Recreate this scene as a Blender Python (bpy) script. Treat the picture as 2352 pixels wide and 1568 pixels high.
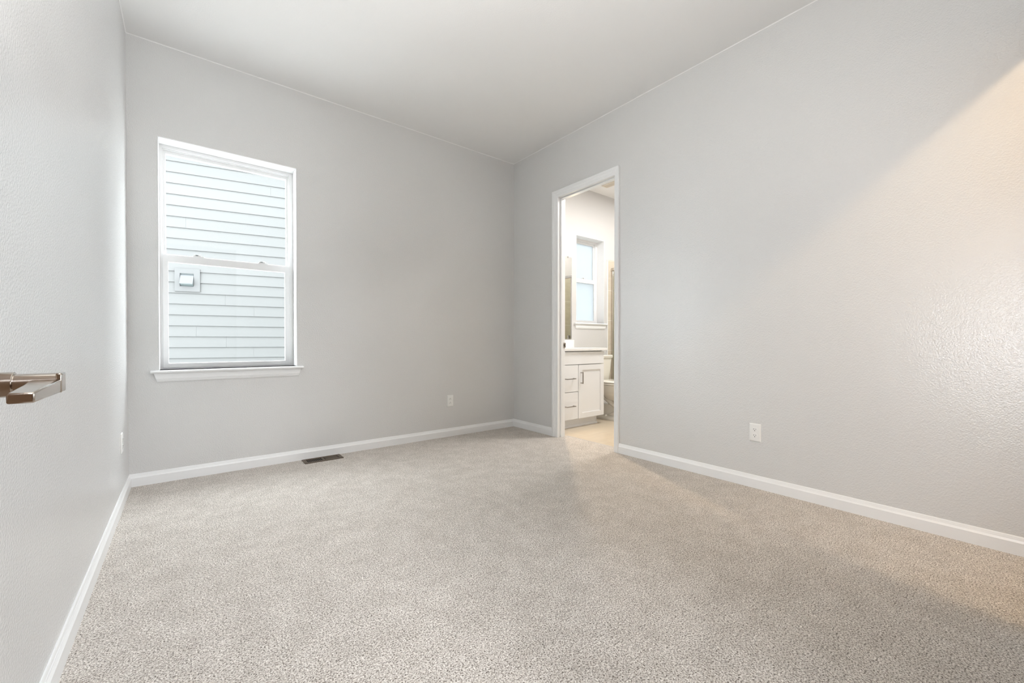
import bpy, bmesh, math, random
from mathutils import Vector, Matrix
random.seed(7)
for o in list(bpy.data.objects): bpy.data.objects.remove(o, do_unlink=True)
SC = bpy.context.scene
COL = SC.collection
PI = math.pi

# ------------------------------------------------------------------ camera
CAM_H = 0.945
cd = bpy.data.cameras.new('camera'); cam = bpy.data.objects.new('camera', cd); COL.objects.link(cam)
F_PX = 951.38
cd.sensor_fit = 'HORIZONTAL'; cd.sensor_width = 36.0; cd.lens = F_PX/2352*36.0
cd.clip_start = 0.02; cd.clip_end = 200
yaw, pitch, roll = math.radians(38.228), math.radians(-0.4831), math.radians(0.017)
fwd = Vector((math.sin(yaw)*math.cos(pitch), math.cos(yaw)*math.cos(pitch), math.sin(pitch)))
rt = Vector((math.cos(yaw), -math.sin(yaw), 0)); up = rt.cross(fwd)
r2 = math.cos(roll)*rt+math.sin(roll)*up; u2 = -math.sin(roll)*rt+math.cos(roll)*up
cam.matrix_world = Matrix(((r2.x, u2.x, -fwd.x, 0), (r2.y, u2.y, -fwd.y, 0), (r2.z, u2.z, -fwd.z, CAM_H), (0, 0, 0, 1)))
cd.shift_y = 9.657/2352
SC.camera = cam

# ------------------------------------------------------------------ world, lights, exposure
SC.view_settings.view_transform = 'Standard'; SC.view_settings.look = 'None'
SC.view_settings.gamma = 1.0; SC.view_settings.exposure = 0.06; SC.view_settings.use_curve_mapping = False
W = bpy.data.worlds.new('world'); SC.world = W; W.use_nodes = True
wb = W.node_tree.nodes['Background']
wb.inputs['Color'].default_value = (0.90, 0.95, 1.0, 1); wb.inputs['Strength'].default_value = 15.0

def area(name, loc, rot, sx, sy, power, color, spread=PI):
    l = bpy.data.lights.new(name, 'AREA'); l.shape = 'RECTANGLE'; l.size = sx; l.size_y = sy
    l.energy = power; l.color = color; l.spread = spread
    o = bpy.data.objects.new(name, l); COL.objects.link(o); o.location = loc; o.rotation_euler = rot
    return o
def point(name, loc, r, power, color):
    l = bpy.data.lights.new(name, 'POINT'); l.shadow_soft_size = r; l.energy = power; l.color = color
    o = bpy.data.objects.new(name, l); COL.objects.link(o); o.location = loc
    return o
WARM = (1.0, 0.80, 0.58)
point('closet_lamp_light', (2.08, -0.78, 2.84), 0.045, 48, (1.0, 0.72, 0.42))
point('bath_vanity_light', (3.40, 3.20, 2.25), 0.06, 1.5, (1.0, 0.78, 0.52))
area('bath_fill_light', (4.0, 2.3, 2.90), (0, 0, 0), 0.5, 0.5, 50, (0.99, 0.97, 0.955))  # unseen lamp added as fill for the bathroom walls and cabinet
area('shower_fill_light', (5.05, 2.75, 2.90), (0, 0, 0), 0.3, 0.3, 9, (1.0, 0.95, 0.88))  # added lamp, lightens the shower where the mirror reflects it
area('hall_fill_light', (0.45, -1.3, 2.88), (0, 0, 0), 0.35, 0.35, 68, (0.92, 0.95, 1.0))  # unseen lamp added in the hall to brighten the room from behind
# unseen fill lamps added: two bounced off the ceiling, two spots by the front wall
area('ceiling_bounce_fill', (0.45, 0.55, 1.70), (PI, 0, 0), 0.5, 0.5, 26, (0.97, 1.0, 1.0))
area('ceiling_bounce_fill', (0.10, 0.75, 1.50), (PI, 0, 0), 0.3, 0.3, 14, (1.0, 0.97, 0.95))
def spot(n, loc, d, ang, p, color):
    l = bpy.data.lights.new(n, 'SPOT'); l.energy = p; l.spot_size = math.radians(ang); l.spot_blend = .8; l.shadow_soft_size = .02; l.color = color
    o = bpy.data.objects.new(n, l); COL.objects.link(o); o.location = loc; o.rotation_euler = (-Vector(d)).to_track_quat('Z', 'Y').to_euler()
spot('front_wall_fill_spot', (2.55, -0.005, 1.3), (-1, .42, 0), 105, 130, (0.87, 0.93, 1.0))  # added fill aimed at the left wall
spot('front_wall_fill_spot', (1.45, -0.005, 0.9), (1, .45, 0), 105, 27, (0.90, 0.94, 1.0))  # added fill aimed low at the right wall
spot('doorway_fill_spot', (3.36, 3.34, 2.60), (-.72, -1.15, -2.6), 62, 95, (1.0, 0.76, 0.50))  # added spot, throws the vanity lamp's warm fan out through the doorway
SUNP = 14
sun = bpy.data.lights.new('sun', 'SUN'); sun.energy = SUNP; sun.angle = 0.02; sun.color = (1.0, 0.98, 0.95)
so = bpy.data.objects.new('sun', sun); COL.objects.link(so); so.rotation_euler = Vector((.75, -.13, .65)).to_track_quat('Z', 'Y').to_euler()

# ------------------------------------------------------------------ materials
MATS = {}
def mat(name, color, rough=0.5, metal=0.0, spec=0.5, bump=None, coat=0.0, var=None):
    """bump=(scale, strength, distance, detail); var=(scale, amount) mild tone variation"""
    m = bpy.data.materials.new(name); m.use_nodes = True; nt = m.node_tree
    b = nt.nodes['Principled BSDF']
    b.inputs['Base Color'].default_value = (*color, 1); b.inputs['Roughness'].default_value = rough
    b.inputs['Metallic'].default_value = metal; b.inputs['Specular IOR Level'].default_value = spec
    b.inputs['Coat Weight'].default_value = coat
    tc = nt.nodes.new('ShaderNodeTexCoord')
    if var:
        n = nt.nodes.new('ShaderNodeTexNoise'); n.inputs['Scale'].default_value = var[0]; n.inputs['Detail'].default_value = 4
        nt.links.new(tc.outputs['Object'], n.inputs['Vector'])
        r = nt.nodes.new('ShaderNodeMapRange'); r.inputs['From Min'].default_value = 0.3; r.inputs['From Max'].default_value = 0.7
        r.inputs['To Min'].default_value = 1-var[1]; r.inputs['To Max'].default_value = 1+var[1]
        nt.links.new(n.outputs['Fac'], r.inputs['Value'])
        mx = nt.nodes.new('ShaderNodeVectorMath'); mx.operation = 'SCALE'; mx.inputs[0].default_value = color
        nt.links.new(r.outputs['Result'], mx.inputs['Scale']); nt.links.new(mx.outputs['Vector'], b.inputs['Base Color'])
    if bump:
        n = nt.nodes.new('ShaderNodeTexNoise'); n.inputs['Scale'].default_value = bump[0]
        n.inputs['Detail'].default_value = bump[3] if len(bump) > 3 else 2
        nt.links.new(tc.outputs['Object'], n.inputs['Vector'])
        bp = nt.nodes.new('ShaderNodeBump'); bp.inputs['Strength'].default_value = bump[1]; bp.inputs['Distance'].default_value = bump[2]
        nt.links.new(n.outputs['Fac'], bp.inputs['Height']); nt.links.new(bp.outputs['Normal'], b.inputs['Normal'])
    MATS[name] = m
    return m

WALL = mat('greige_wall_paint', (0.70, 0.697, 0.688), 0.23, spec=0.85, bump=(155, 0.42, 0.005, 2.0), var=(1.5, 0.008))
CEIL = mat('ceiling_paint', (0.87, 0.868, 0.86), 0.7, spec=0.3, bump=(130, 0.3, 0.002, 2.5))
TRIM = mat('white_trim_paint', (0.88, 0.885, 0.885), 0.3, spec=0.5, bump=(25, 0.03, 0.001))
VINYL = mat('white_window_vinyl', (0.84, 0.84, 0.84), 0.28)
DRY = mat('window_reveal_paint', (0.85, 0.85, 0.85), 0.5)
PLATE = mat('white_plastic', (0.86, 0.86, 0.84), 0.3)
BLACK = mat('black_slot', (0.01, 0.01, 0.01), 0.6)
NICKEL = mat('satin_nickel', (0.52, 0.47, 0.42), 0.16, metal=1.0)
NICKEL2 = mat('brushed_nickel_pull', (0.36, 0.33, 0.30), 0.3, metal=1.0)
CHROME = mat('chrome_frame', (0.62, 0.60, 0.57), 0.18, metal=1.0)
BRONZE = mat('brown_register_metal', (0.115, 0.085, 0.06), 0.5, metal=0.3)
DARKV = mat('dark_duct', (0.006, 0.005, 0.004), 0.9)
BWALL = mat('bath_wall_paint', (0.62, 0.61, 0.60), 0.5, bump=(130, 0.3, 0.002, 2.5))
CAB = mat('white_cabinet_paint', (0.86, 0.86, 0.86), 0.35)
QUARTZ = mat('white_quartz', (0.87, 0.86, 0.84), 0.2, var=(20, 0.02))
PORC = mat('white_porcelain', (0.86, 0.82, 0.74), 0.12, coat=0.3)
MIRR = mat('mirror_silver', (0.93, 0.94, 0.93), 0.01, metal=1.0)
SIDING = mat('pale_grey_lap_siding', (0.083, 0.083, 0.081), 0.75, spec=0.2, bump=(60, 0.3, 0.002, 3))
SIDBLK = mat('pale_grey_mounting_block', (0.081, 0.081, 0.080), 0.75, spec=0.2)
HOODM = mat('painted_vent_hood', (0.058,0.062,0.064), 0.5)
HOODD = mat('vent_flap', (0.10, 0.12, 0.12), 0.6)
GROUND = mat('gravel_ground', (0.40, 0.40, 0.39), 0.95, bump=(40, 0.6, 0.02, 4), var=(8, 0.15))
ROOFM = mat('grey_roofing', (0.2, 0.2, 0.2), 0.9)
DOORM = mat('white_door_paint', (0.80, 0.80, 0.79), 0.35)

def glass(name, tint=(1, 1, 1), rough=0.0):
    m = bpy.data.materials.new(name); m.use_nodes = True; nt = m.node_tree
    for n in list(nt.nodes): nt.nodes.remove(n)
    out = nt.nodes.new('ShaderNodeOutputMaterial')
    tr = nt.nodes.new('ShaderNodeBsdfTransparent'); tr.inputs['Color'].default_value = (*tint, 1)
    gl = nt.nodes.new('ShaderNodeBsdfGlossy'); gl.inputs['Roughness'].default_value = 0.02
    lw = nt.nodes.new('ShaderNodeLayerWeight'); pw = nt.nodes.new('ShaderNodeMath'); pw.operation = 'POWER'; pw.inputs[1].default_value = 5.0
    nt.links.new(lw.outputs['Facing'], pw.inputs[0])
    fr = nt.nodes.new('ShaderNodeMath'); fr.operation = 'MULTIPLY_ADD'; fr.inputs[1].default_value = 0.9; fr.inputs[2].default_value = 0.014
    nt.links.new(pw.outputs[0], fr.inputs[0])
    mx = nt.nodes.new('ShaderNodeMixShader')
    nt.links.new(fr.outputs[0], mx.inputs[0]); nt.links.new(tr.outputs[0], mx.inputs[1]); nt.links.new(gl.outputs[0], mx.inputs[2])
    nt.links.new(mx.outputs[0], out.inputs[0])
    return m
GLASS = glass('clear_window_glass', (0.97, 0.985, 0.98))
SGLASS = glass('shower_glass', (0.93, 0.96, 0.94))
# obscure bathroom glass: diffusing
OBSC = bpy.data.materials.new('obscure_glass'); OBSC.use_nodes = True
nt = OBSC.node_tree
for n in list(nt.nodes): nt.nodes.remove(n)
out = nt.nodes.new('ShaderNodeOutputMaterial'); tl = nt.nodes.new('ShaderNodeBsdfTranslucent'); tl.inputs['Color'].default_value = (0.325, 0.335, 0.335, 1)
tr = nt.nodes.new('ShaderNodeBsdfTransparent'); tr.inputs['Color'].default_value = (0.9, 0.95, 0.96, 1)
mx = nt.nodes.new('ShaderNodeMixShader'); mx.inputs[0].default_value = 0.03
nt.links.new(tl.outputs[0], mx.inputs[1]); nt.links.new(tr.outputs[0], mx.inputs[2]); nt.links.new(mx.outputs[0], out.inputs[0])

# carpet
CARPET = bpy.data.materials.new('speckled_carpet'); CARPET.use_nodes = True
nt = CARPET.node_tree; L = nt.links.new; b = nt.nodes['Principled BSDF']
b.inputs['Roughness'].default_value = 0.95; b.inputs['Specular IOR Level'].default_value = 0.1
b.inputs['Sheen Weight'].default_value = 0.15; b.inputs['Sheen Roughness'].default_value = 0.6
tc = nt.nodes.new('ShaderNodeTexCoord')
def noise(sc, det, rough=0.5, dist=0.0):
    n = nt.nodes.new('ShaderNodeTexNoise'); n.inputs['Scale'].default_value = sc; n.inputs['Detail'].default_value = det
    n.inputs['Roughness'].default_value = rough; n.inputs['Distortion'].default_value = dist
    L(tc.outputs['Object'], n.inputs['Vector']); return n
def ramp(src, stops):
    r = nt.nodes.new('ShaderNodeValToRGB'); e = r.color_ramp.elements
    e[0].position = stops[0][0]; e[0].color = (*stops[0][1], 1); e[1].position = stops[-1][0]; e[1].color = (*stops[-1][1], 1)
    for p, c in stops[1:-1]:
        k = e.new(p); k.color = (*c, 1)
    L(src, r.inputs['Fac']); return r
n1 = noise(215, 2.5, 0.62, 0.3)
n2 = noise(95, 2.0, 0.5)
n3 = noise(9.0, 4.0, 0.6)
vo = nt.nodes.new('ShaderNodeTexVoronoi'); vo.inputs['Scale'].default_value = 260; L(tc.outputs['Object'], vo.inputs['Vector'])
c1 = ramp(n1.outputs['Fac'], [(0.33, (0.09, 0.07, 0.053)), (0.42, (0.40, 0.36, 0.315)), (0.485, (0.65, 0.605, 0.555)), (0.60, (0.87, 0.835, 0.79))])
hs = nt.nodes.new('ShaderNodeMix'); hs.data_type = 'RGBA'; hs.blend_type = 'MULTIPLY'; hs.inputs['Factor'].default_value = 1.0
c2 = ramp(vo.outputs['Color'], [(0.05, (0.72, 0.70, 0.68)), (0.5, (1.0, 0.98, 0.96)), (1.0, (1.12, 1.12, 1.12))])
L(c1.outputs['Color'], hs.inputs[6]); L(c2.outputs['Color'], hs.inputs[7])
h3 = nt.nodes.new('ShaderNodeMix'); h3.data_type = 'RGBA'; h3.blend_type = 'MULTIPLY'; h3.inputs['Factor'].default_value = 1.0
c3 = ramp(n2.outputs['Fac'], [(0.3, (0.86, 0.85, 0.84)), (0.7, (1.06, 1.06, 1.06))])
L(hs.outputs[2], h3.inputs[6]); L(c3.outputs['Color'], h3.inputs[7])
h4 = nt.nodes.new('ShaderNodeMix'); h4.data_type = 'RGBA'; h4.blend_type = 'MULTIPLY'; h4.inputs['Factor'].default_value = 1.0
c4 = ramp(n3.outputs['Fac'], [(0.38, (0.93, 0.925, 0.92)), (0.62, (1.05, 1.05, 1.055))])
L(h3.outputs[2], h4.inputs[6]); L(c4.outputs['Color'], h4.inputs[7]); L(h4.outputs[2], b.inputs['Base Color'])
ad = nt.nodes.new('ShaderNodeMath'); ad.operation = 'ADD'; L(n1.outputs['Fac'], ad.inputs[0])
mu = nt.nodes.new('ShaderNodeMath'); mu.operation = 'MULTIPLY'; mu.inputs[1].default_value = 0.7; L(n2.outputs['Fac'], mu.inputs[0]); L(mu.outputs[0], ad.inputs[1])
bp = nt.nodes.new('ShaderNodeBump'); bp.inputs['Strength'].default_value = 0.8; bp.inputs['Distance'].default_value = 0.006
L(ad.outputs[0], bp.inputs['Height']); L(bp.outputs['Normal'], b.inputs['Normal'])

def tile_mat(name, c1, c2, grout, w, h, mortar, rough, planes, off=(0, 0, 0), grain=None):
    m = bpy.data.materials.new(name); m.use_nodes = True; nt = m.node_tree; L = nt.links.new; b = nt.nodes['Principled BSDF']
    b.inputs['Roughness'].default_value = rough
    tc = nt.nodes.new('ShaderNodeTexCoord'); sp = nt.nodes.new('ShaderNodeSeparateXYZ'); cb = nt.nodes.new('ShaderNodeCombineXYZ')
    L(tc.outputs['Object'], sp.inputs[0])
    if planes == 'XY': L(sp.outputs['X'], cb.inputs['X']); L(sp.outputs['Y'], cb.inputs['Y'])
    else:
        a = nt.nodes.new('ShaderNodeMath'); a.operation = 'ADD'; L(sp.outputs['X'], a.inputs[0]); L(sp.outputs['Y'], a.inputs[1])
        L(a.outputs[0], cb.inputs['X']); L(sp.outputs['Z'], cb.inputs['Y'])
    mp = nt.nodes.new('ShaderNodeMapping'); mp.inputs['Location'].default_value = off; L(cb.outputs[0], mp.inputs['Vector'])
    br = nt.nodes.new('ShaderNodeTexBrick'); br.inputs['Scale'].default_value = 1.0
    br.inputs['Brick Width'].default_value = w; br.inputs['Row Height'].default_value = h; br.inputs['Mortar Size'].default_value = mortar
    br.inputs['Color1'].default_value = (*c1, 1); br.inputs['Color2'].default_value = (*c2, 1); br.inputs['Mortar'].default_value = (*grout, 1)
    L(mp.outputs[0], br.inputs['Vector'])
    n = nt.nodes.new('ShaderNodeTexNoise'); n.inputs['Detail'].default_value = 5; n.inputs['Scale'].default_value = 6
    m2 = nt.nodes.new('ShaderNodeMapping'); m2.inputs['Scale'].default_value = grain or (1, 1, 1); L(mp.outputs[0], m2.inputs['Vector']); L(m2.outputs[0], n.inputs['Vector'])
    r = nt.nodes.new('ShaderNodeMapRange'); r.inputs['From Min'].default_value = 0.3; r.inputs['From Max'].default_value = 0.7
    r.inputs['To Min'].default_value = 0.93; r.inputs['To Max'].default_value = 1.05; L(n.outputs['Fac'], r.inputs['Value'])
    s = nt.nodes.new('ShaderNodeVectorMath'); s.operation = 'SCALE'; L(br.outputs['Color'], s.inputs[0]); L(r.outputs[0], s.inputs['Scale'])
    L(s.outputs['Vector'], b.inputs['Base Color'])
    return m
TILEF = tile_mat('beige_plank_floor_tile', (0.62, 0.53, 0.41), (0.58, 0.49, 0.375), (0.66, 0.60, 0.50), 0.6, 0.30, 0.003, 0.3, 'XY', (0.1, 0.14, 0), (0.6, 6, 1))
TILEW = tile_mat('tan_shower_tile', (0.60, 0.53, 0.43), (0.58, 0.51, 0.41), (0.70, 0.66, 0.58), 0.6, 0.41, 0.004, 0.25, 'W', (0, -0.013, 0), (1, 3, 1))

# ------------------------------------------------------------------ mesh helpers
class MB:
    def __init__(s): s.v = []; s.f = []; s.sm = []
    def add(s, vs, fs, smooth=False):
        b = len(s.v); s.v += [tuple(v) for v in vs]
        for f in fs: s.f.append(tuple(b+i for i in f)); s.sm.append(smooth)
        return s
    def box(s, x0, x1, y0, y1, z0, z1):
        vs = [(x0, y0, z0), (x1, y0, z0), (x1, y1, z0), (x0, y1, z0), (x0, y0, z1), (x1, y0, z1), (x1, y1, z1), (x0, y1, z1)]
        return s.add(vs, [(0, 3, 2, 1), (4, 5, 6, 7), (0, 1, 5, 4), (1, 2, 6, 5), (2, 3, 7, 6), (3, 0, 4, 7)])
    def ribbon(s, inner, outer, prof, N):
        """sweep: P = inner + t*(outer-inner) + h*N for every (t, h) of the profile; capped ends"""
        n = len(prof); vs = []; N = Vector(N)
        for a, b_ in zip(inner, outer):
            a = Vector(a); b_ = Vector(b_)
            for t, h in prof: vs.append(a+(b_-a)*t+N*h)
        fs = []
        for i in range(len(inner)-1):
            for k in range(n):
                k2 = (k+1) % n
                fs.append((i*n+k, i*n+k2, (i+1)*n+k2, (i+1)*n+k))
        fs.append(tuple(range(n))[::-1]); fs.append(tuple((len(inner)-1)*n+k for k in range(n)))
        return s.add(vs, fs)
    def tube(s, p0, p1, r0, r1=None, seg=24, caps=True):
        r1 = r0 if r1 is None else r1
        p0 = Vector(p0); p1 = Vector(p1); d = (p1-p0).normalized()
        a = d.orthogonal().normalized(); c = d.cross(a)
        vs = []
        for p, r in ((p0, r0), (p1, r1)):
            for i in range(seg):
                t = 2*PI*i/seg; vs.append(p+r*(math.cos(t)*a+math.sin(t)*c))
        s.add(vs, [(i, (i+1) % seg, seg+(i+1) % seg, seg+i) for i in range(seg)], True)
        if caps: s.add(vs, [tuple(range(seg))[::-1], tuple(range(seg, 2*seg))])
        return s
    def loft(s, rings, smooth=True, caps=True):
        n = len(rings[0]); vs = [p for r in rings for p in r]; fs = []
        for i in range(len(rings)-1):
            for k in range(n): fs.append((i*n+k, i*n+(k+1) % n, (i+1)*n+(k+1) % n, (i+1)*n+k))
        s.add(vs, fs, smooth)
        if caps: s.add(vs, [tuple(range(n))[::-1], tuple((len(rings)-1)*n+k for k in range(n))])
        return s
    def build(s, name, m, parent=None, bevel=0.0, seg=2, **props):
        me = bpy.data.meshes.new(name); me.from_pydata(s.v, [], s.f); me.update()
        bm = bmesh.new(); bm.from_mesh(me)
        if any(s.sm) or bevel: bmesh.ops.remove_doubles(bm, verts=bm.verts, dist=1e-5)
        bmesh.ops.recalc_face_normals(bm, faces=bm.faces)
        bm.to_mesh(me); bm.free()
        if any(s.sm):
            for p in me.polygons: p.use_smooth = True
            me.set_sharp_from_angle(angle=math.radians(40))
        me.materials.append(m)
        o = bpy.data.objects.new(name, me); COL.objects.link(o)
        if bevel:
            md = o.modifiers.new('bevel', 'BEVEL'); md.width = bevel; md.segments = seg; md.limit_method = 'ANGLE'; md.angle_limit = math.radians(35)
            md.harden_normals = False
            for p in me.polygons: p.use_smooth = True
            me.set_sharp_from_angle(angle=math.radians(30))
        if parent:
            o.parent = parent; o.matrix_parent_inverse = Matrix.Identity(4)
            o.location = -Vector(parent['_w']) if '_w' in parent else (0, 0, 0)
        for k, v in props.items(): o[k] = v
        return o
WPOS = {}
def thing(name, loc, **props):
    o = bpy.data.objects.new(name, None); COL.objects.link(o); o.location = loc; o.empty_display_size = 0.1
    for k, v in props.items(): o[k] = v
    return o
def part(mb, name, m, parent, bevel=0.0, **props):
    """a part built in world coordinates; its parent may be a thing (Empty) or another part"""
    o = mb.build(name, m, None, bevel, **props)
    o.parent = parent
    bpy.context.view_layer.update()
    o.matrix_parent_inverse = parent.matrix_world.inverted()
    return o
def struct(mb, name, m, bevel=0.0, **props):
    return mb.build(name, m, None, bevel, kind='structure', **props)

# ------------------------------------------------------------------ key dimensions
XL, XR, D, HC = -0.296, 2.906, 3.657, 2.944
YF = -0.035                      # room face of the front wall (camera stands in the entry doorway)
XB = 2.995                       # bathroom face of the right wall
XE = 5.42                        # far bathroom wall
DY0, DY1, DZ = 2.257, 2.944, 2.376   # bathroom door opening
WX0, WX1, WZ0, WZ1 = -0.145, 0.700, 0.755, 2.327    # bedroom window opening
BX0, BX1, BZ0, BZ1 = 3.924, 4.479, 1.196, 2.320     # bathroom window opening

# ------------------------------------------------------------------ setting: shell
struct(MB().box(XL-0.12, 3.02, YF-0.10, D+0.02, -0.12, 0.0), 'floor', CARPET)
HALLF = mat('brown_wood_hall_floor', (0.22, 0.13, 0.075), 0.35, var=(6, 0.15))
struct(MB().box(XL-0.12, 3.02, -3.0, YF-0.10, -0.12, -0.004), 'floor_hall', HALLF)
struct(MB().box(3.02, XE+0.1, 1.3, D+0.02, -0.12, -0.006), 'floor_bath', TILEF)
cm = MB()
cm.box(XL-0.25, XE+0.25, -3.1, D+0.3, HC, HC+0.2)
q = 0.0045
cm.ribbon([(XL, YF, HC), (XL, D, HC), (XR, D, HC), (XR, YF, HC)],
          [(XL+q, YF, HC), (XL+q, D-q, HC), (XR-q, D-q, HC), (XR-q, YF, HC)], [(0, 0), (0, -q), (0.45, -q*0.45), (1, 0)], (0, 0, 1))
struct(cm, 'ceiling', CEIL)
wm = MB(); T = 0.22
wm.box(XL-0.14, WX0, D, D+T, -0.1, HC); wm.box(WX1, XR+0.05, D, D+T, -0.1, HC)
wm.box(WX0, WX1, D, D+T, -0.1, WZ0); wm.box(WX0, WX1, D, D+T, WZ1, HC)
struct(wm, 'wall_back', WALL)
struct(MB().box(XL-0.14, XL, YF-0.12, D, -0.1, HC), 'wall_left', WALL)
struct(MB().box(XL-0.14, XL, -3.0, YF-0.12, -0.1, HC), 'wall_hall_left', mat('brown_hall_paint_side', (0.13, 0.085, 0.055), 0.5))
wr = MB()
wr.box(XR, XR+0.045, -0.155, DY0-0.02, -0.1, HC); wr.box(XR, XR+0.045, DY1+0.02, D, -0.1, HC); wr.box(XR, XR+0.045, DY0-0.02, DY1+0.02, DZ+0.02, HC)
struct(wr, 'wall_right', WALL)
wf = MB()     # front wall: entry doorway (camera) and closet doorway
wf.box(XL, -0.235, YF-0.12, YF, -0.1, HC); wf.box(0.62, 2.16, YF-0.12, YF, -0.1, HC); wf.box(2.86, XR, YF-0.12, YF, -0.1, HC)
wf.box(-0.235, 0.62, YF-0.12, YF, 2.38, HC); wf.box(2.16, 2.86, YF-0.12, YF, 2.345, HC)
struct(wf, 'wall_front', WALL)
# hall and closet behind the camera
wh = MB()
wh.box(XL, 1.35, -2.6, -2.5, -0.1, HC); wh.box(1.25, 1.35, -2.5, YF-0.12, -0.1, HC)
HALLW = mat('brown_hall_paint', (0.12, 0.075, 0.045), 0.5)
struct(wh, 'wall_hall', HALLW)
wc = MB()
wc.box(1.35, 3.0, -1.75, -1.65, -0.1, HC); wc.box(XR, 3.0, -1.65, -0.155, -0.1, HC)
struct(wc, 'wall_closet', BWALL)
# bathroom shell
bw = MB()
bw.box(XR+0.05, BX0, D, D+T, -0.1, HC); bw.box(BX1, XE+0.15, D, D+T, -0.1, HC)
bw.box(BX0, BX1, D, D+T, -0.1, BZ0); bw.box(BX0, BX1, D, D+T, BZ1, HC)
struct(bw, 'wall_bath_back', BWALL)
bl = MB()
bl.box(XR+0.045, XB, 1.3, DY0-0.02, -0.1, HC); bl.box(XR+0.045, XB, DY1+0.02, D, -0.1, HC); bl.box(XR+0.045, XB, DY0-0.02, DY1+0.02, DZ+0.02, HC)
struct(bl, 'wall_bath_left', BWALL)
struct(MB().box(XE, XE+0.12, 1.3, D, -0.1, HC), 'wall_bath_right', BWALL)
struct(MB().box(XR+0.045, XE+0.12, 1.2, 1.3, -0.1, HC), 'wall_bath_front', BWALL)
# thin bead where the bath ceiling meets the back wall
struct(MB().box(XB, XE, D-0.006, D, HC-0.006, HC), 'trim_1', CEIL)
struct(MB().box(3.015, 3.032, DY0, DY1, -0.006, 0.001), 'trim_2', mat('threshold_strip_metal', (0.50, 0.47, 0.45), 0.4), bevel=0.001)

# shower tile on the walls
ts = MB()
ts.box(4.545, XE, D-0.011, D, 0.05, 2.073); ts.box(XE-0.011, XE, 2.2, D-0.011, 0.05, 2.073)
struct(MB().box(4.533, 4.545, D-0.013, D, -0.006, 2.076), 'trim_4', PLATE, bevel=0.002)
struct(MB().box(4.60, XE, 2.1, 2.2, -0.006, HC), 'wall_shower', BWALL)
ts.box(4.66, XE-0.011, 2.2, 2.211, 0.05, 2.073)
struct(ts, 'trim_3', TILEW)

# ------------------------------------------------------------------ baseboards
BPROF = [(0, -0.02), (1, -0.02), (1, 0.056), (0.86, 0.059), (0.62, 0.066), (0.56, 0.070), (0.50, 0.0705), (0.34, 0.079), (0.22, 0.082), (0, 0.082)]
bt = 0.014
def baseboard(name, wall, off): struct(MB().ribbon(wall, off, BPROF, (0, 0, 1)), name, TRIM)
baseboard('baseboard_left', [(XL, YF, 0), (XL, D, 0)], [(XL+bt, YF, 0), (XL+bt, D-bt, 0)])
baseboard('baseboard_back', [(XL, D, 0), (XR, D, 0)], [(XL+bt, D-bt, 0), (XR-bt, D-bt, 0)])
CY1, CY0, CZ = 3.022, 2.2085, 2.446      # outer edges of the door casing
baseboard('baseboard_right', [(XR, D, 0), (XR, CY1, 0)], [(XR-bt, D-bt, 0), (XR-bt, CY1, 0)])
baseboard('baseboard_right_front', [(XR, CY0, 0), (XR, YF, 0)], [(XR-bt, CY0, 0), (XR-bt, YF, 0)])
baseboard('baseboard_front', [(2.08, YF, 0), (0.70, YF, 0)], [(2.08, YF+bt, 0), (0.70, YF+bt, 0)])
baseboard('baseboard_bath_back', [(3.86, D, 0), (4.53, D, 0)], [(3.86, D-bt, 0), (4.53, D-bt, 0)])

# ------------------------------------------------------------------ door_1: cased bathroom doorway with the leaf swung into the bathroom
d1 = thing('door_1', (XR, (DY0+DY1)/2, 0), kind='structure')
CPROF = [(0, 0), (0, 0.009), (0.05, 0.0115), (0.30, 0.0125), (0.36, 0.0145), (0.62, 0.0155), (0.70, 0.0185), (0.95, 0.0195), (1, 0.017), (1, 0)]
part(MB().ribbon([(XR, DY1, -0.01), (XR, DY1, DZ), (XR, DY0, DZ), (XR, DY0, -0.01)],
                 [(XR, CY1, -0.01), (XR, CY1, CZ), (XR, CY0, CZ), (XR, CY0, -0.01)], CPROF, (-1, 0, 0)), 'casing', TRIM, d1)
jm = MB()
jm.box(XR-0.002, XB+0.006, DY1+0.003, DY1+0.022, -0.01, DZ+0.022); jm.box(XR-0.002, XB+0.006, DY0-0.022, DY0-0.003, -0.01, DZ+0.022)
jm.box(XR-0.002, XB+0.006, DY0-0.003, DY1+0.003, DZ+0.003, DZ+0.022)
part(jm, 'jamb', TRIM, d1, bevel=0.0015)
sm = MB()
sm.box(2.936, 2.966, DY1-0.008, DY1+0.003, -0.005, DZ+0.003); sm.box(2.936, 2.966, DY0-0.003, DY0+0.006, -0.005, DZ+0.003)
sm.box(2.936, 2.966, DY0+0.006, DY1-0.008, DZ-0.008, DZ+0.003)
part(sm, 'door_stop', TRIM, d1, bevel=0.002)
cb = MB().ribbon([(XB, DY1+0.012, 0), (XB, DY1+0.012, DZ+0.012), (XB, DY0-0.012, DZ+0.012), (XB, DY0-0.012, 0)],
                 [(XB, DY1+0.075, 0), (XB, DY1+0.075, CZ+0.005), (XB, DY0-0.075, CZ+0.005), (XB, DY0-0.075, 0)], CPROF, (1, 0, 0))
part(cb, 'bath_casing', TRIM, d1)
sp = part(MB().box(2.977, 3.003, DY1-0.001, DY1+0.004, 0.888, 0.94).box(2.999, 3.005, DY1-0.004, DY1+0.001, 0.893, 0.935), 'strike_plate', NICKEL, d1, label='satin nickel strike plate')
part(MB().box(2.981, 2.991, DY1-0.002, DY1+0.001, 0.902, 0.926), 'latch_hole', BLACK, sp)
part(MB().box(3.004, 3.70, DY0-0.040, DY0-0.005, 0.004, DZ-0.004), 'door_leaf', DOORM, d1, bevel=0.002)

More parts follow.
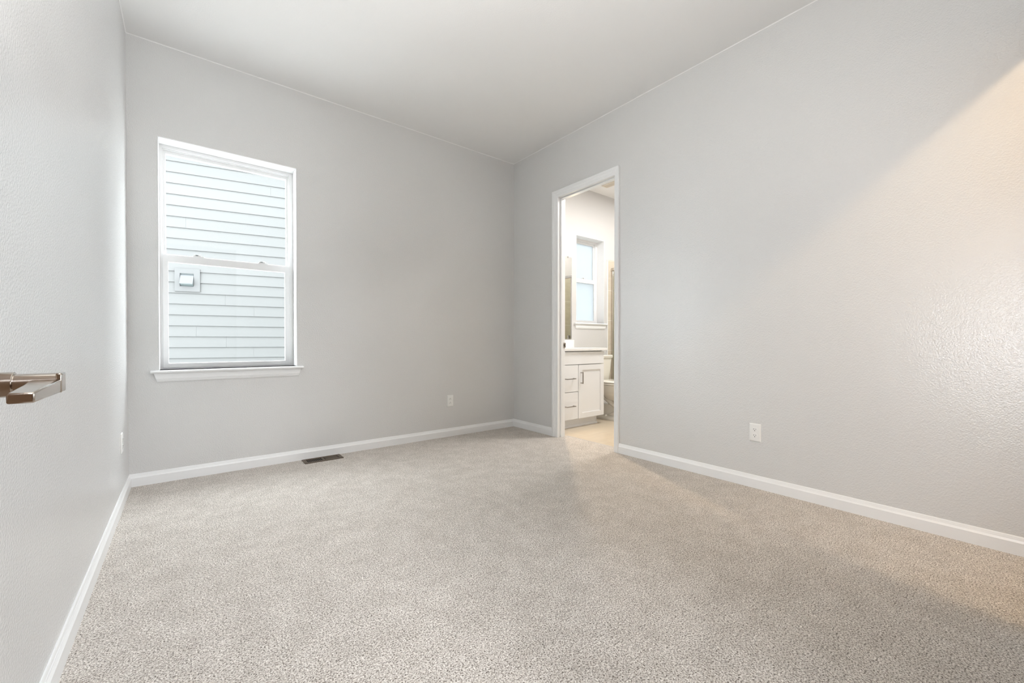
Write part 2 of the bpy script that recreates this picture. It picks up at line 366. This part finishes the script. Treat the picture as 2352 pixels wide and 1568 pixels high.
# ------------------------------------------------------------------ door_2: open entry door beside the camera, only its lever reaches into view
d2 = thing('door_2', (-0.215, 0.06, 0), kind='structure')
part(MB().box(-0.232, -0.197, 0.06, 0.835, 0.012, 2.36), 'door_leaf', mat('brown_stained_door', (0.20, 0.12, 0.07), 0.45), d2, bevel=0.002)
REFL_BROWN = mat('brown_reflection_strip', (0.16, 0.085, 0.04), 0.4)
part(MB().box(XL+0.015, -0.233, YF, YF+0.012, 0.0, 2.42), 'jamb', REFL_BROWN, d2, bevel=0.001)  # unseen strip added on the front wall, brown for the lever to reflect
hz, hy = 0.8925, 0.782
hd = part(MB().tube((-0.1975, hy, hz), (-0.190, hy, hz), 0.0325, 0.030, 40).tube((-0.190, hy, hz), (-0.166, hy, hz), 0.0155, 0.0155, 32), 'door_handle', NICKEL, d2, bevel=0.0008, label='satin nickel lever handle')
part(MB().tube((-0.167, hy, hz), (-0.1262, hy, hz), 0.0128, 0.0128, 32), 'neck', NICKEL, hd, bevel=0.0008)
lv = MB()
rings = []
# (y, x_inner, x_outer, z_bottom, z_top): bar runs from the neck back towards the camera, slightly thicker at the neck
for (y, xi, xo, zb, zt) in [(0.658, -0.1462, -0.1262, 0.8805, 0.8918), (0.72, -0.1480, -0.1257, 0.8806, 0.8952), (0.792, -0.1530, -0.1250, 0.8808, 0.8990)]:
    rings.append([(xi, y, zb), (xo, y, zb), (xo, y, zt), (xi, y, zt)])
lv.loft(rings, smooth=False); lv.box(-0.1300, -0.1245, 0.7695, 0.7945, 0.8808, 0.9056)
part(lv, 'lever', NICKEL, hd, bevel=0.0018)

# ------------------------------------------------------------------ windows
def window(name, x0, x1, z0, z1, zm, gm, locks, fx=0.030, lower_in=0.105):
    """single-hung vinyl window in the back wall; zm = height of the meeting rail top"""
    w = thing(name, ((x0+x1)/2, D, z0), kind='structure')
    fy = D+0.125
    e = 0.006
    rv = MB()
    rv.box(x0, x0+e, D-0.0005, fy, z0, z1); rv.box(x1-e, x1, D-0.0005, fy, z0, z1); rv.box(x0+e, x1-e, D-0.0005, fy, z1-e, z1)
    part(rv, 'reveal', DRY, w, bevel=0.002)
    # main frame with an inner step
    fr = MB()
    a0, a1, b0, b1 = x0+e*0.5, x1-e*0.5, z0-0.001, z1-e*0.5
    sq = [(0, 0), (0, 0.07), (1, 0.07), (1, 0)]
    def loop(mb, X0, X1, Z0, Z1, wl, wr_, wb_, wt, ya, yb):
        o = [(X0, ya, Z0), (X0, ya, Z1), (X1, ya, Z1), (X1, ya, Z0), (X0, ya, Z0)]
        i = [(X0+wl, ya, Z0+wb_), (X0+wl, ya, Z1-wt), (X1-wr_, ya, Z1-wt), (X1-wr_, ya, Z0+wb_), (X0+wl, ya, Z0+wb_)]
        vs = o[:4]+i[:4]; vs2 = [(p[0], yb, p[2]) for p in vs]; V = vs+vs2; fs = []
        for k in range(4):
            k2 = (k+1) % 4
            fs += [(k, k2, 4+k2, 4+k), (8+k, 12+k, 12+k2, 8+k2), (k, 8+k, 8+k2, k2), (4+k, 4+k2, 12+k2, 12+k)]
        mb.add(V, fs)
    loop(fr, a0, a1, b0, b1, 0.018, 0.030, 0.02, 0.024, fy, fy+0.07)
    loop(fr, a0+0.018, a1-0.030, b0+0.02, b1-0.024, 0.005, 0.005, 0.005, 0.005, fy+0.012, fy+0.07)
    f = part(fr, 'window_frame', VINYL, w, bevel=0.0012)
    # upper sash (outer track)
    us = MB(); loop(us, a0+0.018, a1-0.030, zm-0.03, b1-0.024, 0.018, 0.018, 0.032, 0.028, fy+0.030, fy+0.060)
    u = part(us, 'upper_sash', VINYL, w, bevel=0.002)
    part(MB().box(a0+0.035, a1-0.047, fy+0.042, fy+0.046, zm-0.0, b1-0.051), 'pane', gm, u)
    # lower sash (inner track)
    ls = MB(); loop(ls, a0+0.017, a1-0.029, b0+0.008, zm-0.004, 0.031, 0.033, 0.034, 0.052, fy-0.004, fy+0.028)
    l = part(ls, 'lower_sash', VINYL, w, bevel=0.0025)
    part(MB().box(a0+0.045, a1-0.059, fy+0.010, fy+0.014, b0+0.035, zm-0.053), 'pane', gm, l)
    for lx in locks:
        k = MB(); k.box(lx-0.032, lx+0.032, fy-0.001, fy+0.020, zm-0.005, zm+0.004); k.box(lx-0.026, lx+0.012, fy-0.008, fy+0.012, zm+0.003, zm+0.012)
        lk = part(k, 'sash_lock', VINYL, w, bevel=0.002)
        part(MB().box(lx-0.018, lx-0.002, fy-0.0095, fy-0.007, zm+0.004, zm+0.010), 'lock_slot', HOODD, lk)
    # stool and apron
    st = MB()
    st.box(x0+0.001, x1-0.001, D-0.001, fy+0.02, z0-0.018, z0)
    pr = [(0.0, -0.019), (0.0, 0.0), (0.80, 0.0), (0.93, -0.003), (1.0, -0.009), (0.93, -0.016), (0.80, -0.019)]
    st.ribbon([(x0-0.040, D, z0), (x1+0.040, D, z0)], [(x0-0.040, D-0.034, z0), (x1+0.040, D-0.034, z0)], pr, (0, 0, 1))
    part(st, 'window_stool', TRIM, w, bevel=0.0015)
    ap = MB()
    zt = z0-0.019; hh = 0.057
    prof = [(0, 0.006), (0.10, 0.007), (0.16, 0.010), (0.26, 0.0105), (0.32, 0.013), (1.0, 0.015), (1.0, 0.0), (0, 0.0)]   # t=0 bottom, t=1 top
    ap.ribbon([(x0-0.008, D, zt-hh), (x1+0.008, D, zt-hh)], [(x0-0.024, D, zt), (x1+0.024, D, zt)], prof, (0, -1, 0))
    part(ap, 'window_apron', TRIM, w, bevel=0.0006)
    return w
w1 = window('window_1', WX0, WX1, WZ0, WZ1, 1.565, GLASS, (0.077, 0.482))
w2 = window('window_2', BX0, BX1, BZ0, BZ1, 1.795, OBSC, (4.20,))

# ------------------------------------------------------------------ power outlets
def outlet(name_label, loc, rotz, flip=False):
    """plate lies in the local XZ plane and faces local -Y"""
    t = thing('power_outlet', (0, 0, 0), label=name_label, category='outlet')
    hw, hh = 0.035, 0.0575
    pl = MB()
    def ring(w, h, y): return [(-w, y, -h), (w, y, -h), (w, y, h), (-w, y, h)]
    pl.loft([ring(hw, hh, 0), ring(hw, hh, -0.0025), ring(hw-0.004, hh-0.004, -0.0058), ring(hw-0.007, hh-0.007, -0.0064)], smooth=False)
    part(pl, 'cover_plate', PLATE, t, bevel=0.0008)
    for s in (-1, 1):
        zc = s*0.0195
        fc = MB(); n = 28; pts = []
        for i in range(n):
            a = 2*PI*i/n; x = 0.0172*math.cos(a); z = 0.0172*math.sin(a); z = max(-0.0142, min(0.0142, z)); pts.append((x, z))
        fc.loft([[(x, -0.004, zc+z) for x, z in pts], [(x, -0.0082, zc+z) for x, z in pts]], smooth=False)
        f = part(fc, 'receptacle', PLATE, t, bevel=0.0004)
        g = -1 if flip else 1
        part(MB().box(-0.0075, -0.0052, -0.0086, -0.0078, zc+g*0.003-0.0042, zc+g*0.003+0.0042), 'slot', BLACK, f)
        part(MB().box(0.0052, 0.0072, -0.0086, -0.0078, zc+g*0.003-0.0034, zc+g*0.003+0.0034), 'slot', BLACK, f)
        part(MB().tube((0, -0.0078, zc-g*0.0068), (0, -0.0086, zc-g*0.0068), 0.0026, seg=14), 'ground_hole', BLACK, f)
    part(MB().tube((0, -0.006, 0), (0, -0.0074, 0), 0.0028, seg=14), 'screw', PLATE, t)
    t.location = loc; t.rotation_euler = (0, 0, rotz)
    return t
outlet('white duplex power outlet low on the back wall, right of the window, ground holes upward', (2.0875, D, 0.355), 0, True)
outlet('white duplex power outlet low on the long right wall past the doorway', (XR, 1.133, 0.359), -PI/2)
outlet('white power outlet seen edge-on on the left wall near the corner', (XL, 3.27, 0.362), PI/2)

# ------------------------------------------------------------------ floor register
fv = thing('floor_vent', (0.866, 3.566, 0.0), label='brown metal floor register set in the carpet along the back wall baseboard', category='floor vent')
x0, x1, y0, y1 = 0.722, 1.010, 3.500, 3.630
g = MB(); zt = 0.006
g.box(x0, x1, y0, y0+0.022, 0.0, zt); g.box(x0, x1, y1-0.022, y1, 0.0, zt)
g.box(x0, x0+0.026, y0+0.022, y1-0.022, 0.0, zt); g.box(x1-0.026, x1, y0+0.022, y1-0.022, 0.0, zt)
xm = (x0+x1)/2; g.box(xm-0.008, xm+0.008, y0+0.022, y1-0.022, 0.0, zt)
part(g, 'register_frame', BRONZE, fv, bevel=0.0015)
lo = MB()
for a, c, sgn in ((x0+0.026, xm-0.008, -1), (xm+0.008, x1-0.026, 1)):
    n = 9; p = (c-a)/n
    for i in range(1, n):
        xc = a+p*i
        lo.add([(xc-0.0018+sgn*0.002, y0+0.022, 0.0052), (xc+0.0022+sgn*0.002, y0+0.022, 0.0052), (xc+0.0022-sgn*0.002, y0+0.022, 0.0006), (xc-0.0018-sgn*0.002, y0+0.022, 0.0006),
                (xc-0.0018+sgn*0.002, y1-0.022, 0.0052), (xc+0.0022+sgn*0.002, y1-0.022, 0.0052), (xc+0.0022-sgn*0.002, y1-0.022, 0.0006), (xc-0.0018-sgn*0.002, y1-0.022, 0.0006)],
               [(0, 1, 2, 3), (4, 7, 6, 5), (0, 4, 5, 1), (1, 5, 6, 2), (2, 6, 7, 3), (3, 7, 4, 0)])
part(lo, 'louvres', BRONZE, fv)
part(MB().box(x0+0.01, x1-0.01, y0+0.01, y1-0.01, 0.0002, 0.0008), 'duct_opening', DARKV, fv)

# ------------------------------------------------------------------ bathroom vanity cabinet
VX0, VX1, VY = 3.0, 3.857, 3.150
va = thing('vanity_cabinet', (3.43, 3.4, 0), label='white shaker vanity cabinet with nickel pulls seen through the doorway', category='cabinet')
b = MB(); b.box(VX0, VX1-0.001, VY+0.030, D-0.003, 0.092, 0.850)
part(b, 'body', CAB, va, bevel=0.001)
part(MB().box(VX0, 3.800, VY+0.075, D-0.05, -0.006, 0.093), 'toe_kick', CAB, va)
part(MB().ribbon([(VX0, VY+0.075, 0), (3.800, VY+0.075, 0), (3.800, D-0.05, 0)], [(VX0, VY+0.061, 0), (3.814, VY+0.061, 0), (3.814, D-0.05, 0)],
                 [(0, -0.006), (1, -0.006), (1, 0.006), (0.7, 0.013), (0.3, 0.017), (0, 0.018)], (0, 0, 1)), 'shoe_moulding', TRIM, va)
part(MB().box(3.788, 3.806, VY+0.070, VY+0.09, 0.014, 0.093), 'toe_corner', TRIM, va, bevel=0.001)
part(MB().box(VX0+0.01, VX1-0.004, VY, VY+0.019, 0.700, 0.838), 'false_front', CAB, va, bevel=0.0015)
def pull(parent, x0_, z0_, x1_, z1_):
    m_ = MB(); d = 0.030; r = 0.0045
    horiz = abs(x1_-x0_) > abs(z1_-z0_)
    m_.box(x0_-(0 if horiz else r), x1_+(0 if horiz else r), VY-d-2*r, VY-d, z0_-(r if horiz else 0), z1_+(r if horiz else 0))
    for t in (0.06, 0.94):
        x = x0_+(x1_-x0_)*t; z = z0_+(z1_-z0_)*t
        m_.box(x-r, x+r, VY-d, VY, z-r, z+r)
    part(m_, 'handle', NICKEL2, parent, bevel=0.001, label='brushed nickel bar pull')
for (za, zb) in ((0.401, 0.693), (0.098, 0.395)):
    dr = part(MB().box(3.145, 3.4155, VY, VY+0.019, za, zb), 'drawer', CAB, va, bevel=0.0015)
    zc = (za+zb)/2; pull(dr, 3.203, zc, 3.345, zc)
part(MB().box(VX0+0.002, 3.139, VY, VY+0.019, 0.098, 0.693), 'filler_panel', CAB, va, bevel=0.0015)
dx0, dx1, dz0, dz1, rw = 3.423, 3.853, 0.098, 0.693, 0.058
dm = MB()
dm.box(dx0, dx0+rw, VY, VY+0.019, dz0, dz1); dm.box(dx1-rw, dx1, VY, VY+0.019, dz0, dz1)
dm.box(dx0+rw, dx1-rw, VY, VY+0.019, dz1-rw, dz1); dm.box(dx0+rw, dx1-rw, VY, VY+0.019, dz0, dz0+rw)
dm.box(dx0+rw, dx1-rw, VY+0.009, VY+0.017, dz0+rw, dz1-rw)
cdoor = part(dm, 'cabinet_door', CAB, va)
pull(cdoor, 3.456, 0.484, 3.456, 0.614)
# countertop with its splash
ct = thing('countertop', (3.44, 3.4, 0.85), label='thin white quartz countertop on the vanity cabinet with low backsplash', category='countertop')
part(MB().box(VX0, 3.897, VY-0.024, D-0.002, 0.850, 0.879), 'slab', QUARTZ, ct, bevel=0.002)
part(MB().box(VX0, 3.872, D-0.018, D-0.001, 0.879, 0.974), 'backsplash', QUARTZ, ct, bevel=0.002)

# mirror
mi = thing('mirror', (3.44, D, 0.985), label='frameless wall mirror above the vanity backsplash, left of the small window', category='mirror')
part(MB().box(3.06, 3.838, D-0.006, D-0.001, 0.984, 2.012), 'mirror_glass', MIRR, mi, bevel=0.001)
for cx in (3.20, 3.765):
    part(MB().box(cx-0.010, cx+0.010, D-0.010, D-0.001, 2.002, 2.022), 'clip', CHROME, mi, bevel=0.001)

# ------------------------------------------------------------------ toilet (faces the room, tank against the back wall)
TX = 4.175
to = thing('toilet', (TX, 3.3, 0), label='white two-piece toilet between the vanity and the shower', category='toilet')
def rr(cx, cy, w, d, z, r, n=6):
    pts = []
    for (sx, sy, a0) in ((1, -1, -PI/2), (1, 1, 0), (-1, 1, PI/2), (-1, -1, PI)):
        for i in range(n+1):
            a = a0+PI/2*i/n
            pts.append((cx+sx*(w-r)+r*math.cos(a), cy+sy*(d-r)+r*math.sin(a), z))
    return pts
tk = MB()
tk.loft([rr(TX, 3.545, 0.150, 0.072, 0.400, 0.04), rr(TX, 3.543, 0.185, 0.084, 0.46, 0.04), rr(TX, 3.540, 0.205, 0.090, 0.62, 0.035), rr(TX, 3.540, 0.214, 0.095, 0.742, 0.03)])
tank = part(tk, 'tank', PORC, to)
part(MB().loft([rr(TX, 3.538, 0.222, 0.102, 0.742, 0.03), rr(TX, 3.538, 0.226, 0.106, 0.752, 0.032), rr(TX, 3.538, 0.226, 0.106, 0.773, 0.032), rr(TX, 3.538, 0.220, 0.100, 0.780, 0.03)]), 'tank_lid', PORC, to)
part(MB().tube((TX-0.15, 3.455, 0.69), (TX-0.15, 3.432, 0.69), 0.012, seg=16).box(TX-0.16, TX-0.08, 3.424, 3.434, 0.683, 0.697), 'flush_lever', CHROME, to, bevel=0.001)
def egg(z, w, yb, yf, cx=TX, n=36, p=1.0):
    """outline from back yb to front yf (yf<yb), half width w"""
    pts = []; cy = yb-(yb-yf)*0.42
    for i in range(n):
        a = 2*PI*i/n; c, s_ = math.cos(a), math.sin(a)
        y = cy+(yb-cy)*(abs(s_)**0.8)*1 if s_ > 0 else cy-(cy-yf)*abs(s_)
        x = cx+w*(math.copysign(abs(c)**(0.85 if s_ > 0 else 1.0), c))
        pts.append((x, y, z))
    return pts
RB, RF = 3.44, 2.965
bo = MB()
bo.loft([egg(0.225, 0.060, 3.34, 3.10), egg(0.245, 0.085, 3.36, 3.06), egg(0.29, 0.128, 3.385, 3.015), egg(0.345, 0.163, 3.41, 2.985), egg(0.390, 0.180, RB, RF+0.004), egg(0.425, 0.184, RB, RF)])
part(bo, 'bowl', PORC, to)
ba = MB()
ba.loft([rr(TX, 3.255, 0.128, 0.245, -0.006, 0.10), rr(TX, 3.255, 0.128, 0.245, 0.022, 0.10), rr(TX, 3.255, 0.118, 0.235, 0.034, 0.095), rr(TX, 3.19, 0.078, 0.150, 0.045, 0.07),
         rr(TX, 3.12, 0.074, 0.090, 0.10, 0.05), rr(TX, 3.12, 0.076, 0.095, 0.20, 0.05), rr(TX, 3.13, 0.085, 0.12, 0.27, 0.06)])
part(ba, 'pedestal', PORC, to)
# trapway: S-shaped pipe relief behind the pedestal
tp = MB(); path = [(3.13, 0.150, 0.050), (3.19, 0.165, 0.052), (3.26, 0.195, 0.052), (3.34, 0.245, 0.052), (3.41, 0.285, 0.052), (3.465, 0.270, 0.050), (3.485, 0.20, 0.050), (3.48, 0.10, 0.052), (3.47, 0.02, 0.056)]
rings = []
for i, (y, z, r) in enumerate(path):
    p0 = path[max(0, i-1)]; p1 = path[min(len(path)-1, i+1)]; t = Vector((0, p1[0]-p0[0], p1[1]-p0[1])).normalized(); nrm = t.cross(Vector((1, 0, 0)))
    rings.append([tuple(Vector((TX, y, z))+Vector((1, 0, 0))*1.35*r*math.cos(2*PI*k/20)+nrm*r*0.85*math.sin(2*PI*k/20)) for k in range(20)])
tp.loft(rings); tp.loft([rr(TX, 3.30, 0.060, 0.17, 0.03, 0.03), rr(TX, 3.29, 0.050, 0.14, 0.10, 0.03), rr(TX, 3.30, 0.045, 0.13, 0.17, 0.03)])
tp.tube((TX-0.10, 3.30, 0.03), (TX-0.10, 3.30, 0.055), 0.020, 0.014, 16)
part(tp, 'trapway', PORC, to)
part(MB().box(TX-0.14, TX+0.14, 3.40, 3.60, 0.33, 0.402), 'tank_shelf', PORC, to, bevel=0.02)
part(MB().loft([egg(0.428, 0.186, RB-0.01, RF-0.003), egg(0.432, 0.190, RB-0.01, RF-0.006), egg(0.442, 0.190, RB-0.01, RF-0.006), egg(0.446, 0.187, RB-0.01, RF-0.003)]), 'seat', PORC, to)
part(MB().loft([egg(0.4475, 0.180, RB, RF+0.002), egg(0.451, 0.190, RB, RF-0.008), egg(0.463, 0.190, RB, RF-0.008), egg(0.471, 0.180, RB, RF+0.004), egg(0.475, 0.15, RB-0.02, RF+0.04)]), 'seat_lid', PORC, to)

# ------------------------------------------------------------------ shower: pan and glass enclosure
SX = 4.625
pn = thing('shower_pan', (5.0, 2.95, 0), label='white shower pan under the framed glass enclosure', category='shower pan')
part(MB().box(4.585, XE-0.012, 2.2, D-0.012, -0.006, 0.06), 'base', PORC, pn, bevel=0.006)
part(MB().box(4.585, 4.665, 2.2, D-0.012, 0.055, 0.125), 'threshold', PORC, pn, bevel=0.008)
en = thing('shower_enclosure', (SX, 2.95, 0.125), label='metal framed glass shower enclosure beyond the toilet', category='shower enclosure')
e = MB()
e.box(SX-0.020, SX+0.020, 2.2, D-0.012, 1.925, 1.965)
part(e, 'header', CHROME, en, bevel=0.004)
part(MB().box(SX-0.017, SX+0.017, 2.2, D-0.012, 0.125, 0.150), 'sill', CHROME, en, bevel=0.003)
for y in (3.63, 2.90, 2.21):
    part(MB().box(SX-0.014, SX+0.014, y-0.014, y+0.014, 0.150, 1.925), 'jamb_bar', CHROME, en, bevel=0.003)
part(MB().box(SX-0.003, SX+0.003, 2.914, 3.616, 0.150, 1.925), 'fixed_panel', SGLASS, en)
gd = part(MB().box(SX-0.003, SX+0.003, 2.226, 2.884, 0.155, 1.915), 'glass_door', SGLASS, en)
part(MB().box(SX-0.045, SX-0.004, 2.855, 2.872, 0.96, 1.05), 'handle', CHROME, gd, bevel=0.002)

# exhaust fan grille on the bathroom ceiling
ex = thing('ceiling_vent', (4.217, 3.32, HC), label='small beige slotted air vent on the bathroom ceiling', category='ceiling vent')
FAN = mat('fan_cover_plastic', (0.72, 0.66, 0.57), 0.5)
g = MB(); fx0, fx1, fy0, fy1 = 4.165, 4.268, 3.19, 3.450
for a in ((fx0, fx1, fy0, fy0+0.018), (fx0, fx1, fy1-0.018, fy1), (fx0, fx0+0.018, fy0+0.018, fy1-0.018), (fx1-0.018, fx1, fy0+0.018, fy1-0.018)):
    g.box(*a, HC-0.016, HC-0.001)
part(g, 'vent_frame', FAN, ex, bevel=0.003)
g = MB()
for i in range(5):
    x = fx0+0.0215+i*0.013; g.box(x, x+0.0075, fy0+0.018, fy1-0.018, HC-0.014, HC-0.006)
part(g, 'louvres', FAN, ex)
part(MB().box(fx0+0.018, fx1-0.018, fy0+0.018, fy1-0.018, HC-0.004, HC-0.001), 'vent_opening', BRONZE, ex)

# ------------------------------------------------------------------ outside: ground and the neighbouring house
struct(MB().box(-14, 20, D+0.25, 24, -0.55, -0.45), 'ground', GROUND)
A = Vector((-0.22, 7.44, 0)); B = Vector((1.23, 7.15, 0)); u = (B-A).normalized(); nrm = Vector((u.y, -u.x, 0))   # nrm points towards us
if nrm.y > 0: nrm = -nrm
nh = thing('neighbour_house', tuple(A), label='pale lap-sided house wall filling the view outside the bedroom window', category='house')
EXPO = 0.1513; Z0 = 0.722
def wp(s, o, z): return tuple(A+u*s+nrm*o+Vector((0, 0, z)))
sd = MB(); S0, S1 = -4.0, 3.3
joints = {}
jl = [(18, 0.62), (16, 1.266), (12, 0.235), (5, 0.691), (4, 1.046), (2, 0.346), (1, 0.698), (0, 1.038), (9, 2.2), (7, -1.1)]
for k, s in jl: joints.setdefault(k, []).append(s)
for k in range(-7, 21):
    z = Z0+k*EXPO
    cuts = sorted([S0, S1]+joints.get(k, []))
    for a, c in zip(cuts[:-1], cuts[1:]):
        a_ = a+(0.0005 if a > S0 else 0); c_ = c-(0.0005 if c < S1 else 0)
        V = [wp(a_, 0.021, z), wp(c_, 0.021, z), wp(c_, 0.006, z+EXPO+0.004), wp(a_, 0.006, z+EXPO+0.004), wp(a_, 0, z), wp(c_, 0, z), wp(c_, 0, z+EXPO+0.004), wp(a_, 0, z+EXPO+0.004)]
        sd.add(V, [(0, 1, 2, 3), (4, 7, 6, 5), (0, 4, 5, 1), (1, 5, 6, 2), (2, 6, 7, 3), (3, 7, 4, 0)])
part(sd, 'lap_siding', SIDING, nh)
ztop = Z0+21*EXPO
wl = MB()
def obox(mb, s0, s1, o0, o1, z0, z1):
    V = [wp(s0, o1, z0), wp(s1, o1, z0), wp(s1, o0, z0), wp(s0, o0, z0), wp(s0, o1, z1), wp(s1, o1, z1), wp(s1, o0, z1), wp(s0, o0, z1)]
    return mb.add(V, [(0, 3, 2, 1), (4, 5, 6, 7), (0, 1, 5, 4), (1, 2, 6, 5), (2, 3, 7, 6), (3, 0, 4, 7)])
obox(wl, S0, S1, -3.0, -0.002, -0.46, ztop)
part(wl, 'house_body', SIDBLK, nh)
rf = MB(); obox(rf, S0-0.1, S1+0.1, -3.1, 0.30, ztop, ztop+0.18); part(rf, 'roof_edge', ROOFM, nh)
# mounting block with a dryer-vent hood

vb = MB(); S1_, S2_, V0, V1 = 0.112, 0.397, 1.652, 1.971
H0, H1, G0, G1 = 0.170, 0.326, 1.722, 1.903
obox(vb, S1_, H0, 0.0, 0.034, V0, V1); obox(vb, H1, S2_, 0.0, 0.034, V0, V1); obox(vb, H0, H1, 0.0, 0.034, V0, G0); obox(vb, H0, H1, 0.0, 0.034, G1, V1)
blk = part(vb, 'mounting_block', SIDBLK, nh)
bk = MB(); obox(bk, H0, H1, 0.0, 0.012, G0, G1); part(bk, 'vent_throat', HOODD, blk)
hd_ = MB(); a, c = H0+0.006, H1-0.004
V = [wp(a, 0.012, G1-0.010), wp(c, 0.012, G1-0.010), wp(c, 0.085, G0+0.045), wp(a, 0.085, G0+0.045), wp(a, 0.085, G0+0.030), wp(c, 0.085, G0+0.030), wp(c, 0.012, G0+0.006), wp(a, 0.012, G0+0.006)]
hd_.add(V, [(0, 1, 2, 3), (3, 2, 5, 4)])
hd_.add([wp(a, 0.012, G1-0.010), wp(a, 0.085, G0+0.045), wp(a, 0.085, G0+0.030), wp(a, 0.012, G0+0.006)], [(0, 1, 2, 3)])
hd_.add([wp(c, 0.012, G1-0.010), wp(c, 0.085, G0+0.045), wp(c, 0.085, G0+0.030), wp(c, 0.012, G0+0.006)], [(0, 1, 2, 3)])
hh_ = part(hd_, 'vent_hood', HOODM, blk)
sm_ = hh_.modifiers.new('thickness', 'SOLIDIFY'); sm_.thickness = 0.0015
fl = MB(); fl.add([wp(a+0.003, 0.014, G0+0.010), wp(c-0.003, 0.014, G0+0.010), wp(c-0.003, 0.070, G0+0.032), wp(a+0.003, 0.070, G0+0.032)], [(0, 1, 2, 3)])
ff = part(fl, 'vent_flap', HOODD, blk)
sm_ = ff.modifiers.new('thickness', 'SOLIDIFY'); sm_.thickness = 0.0015
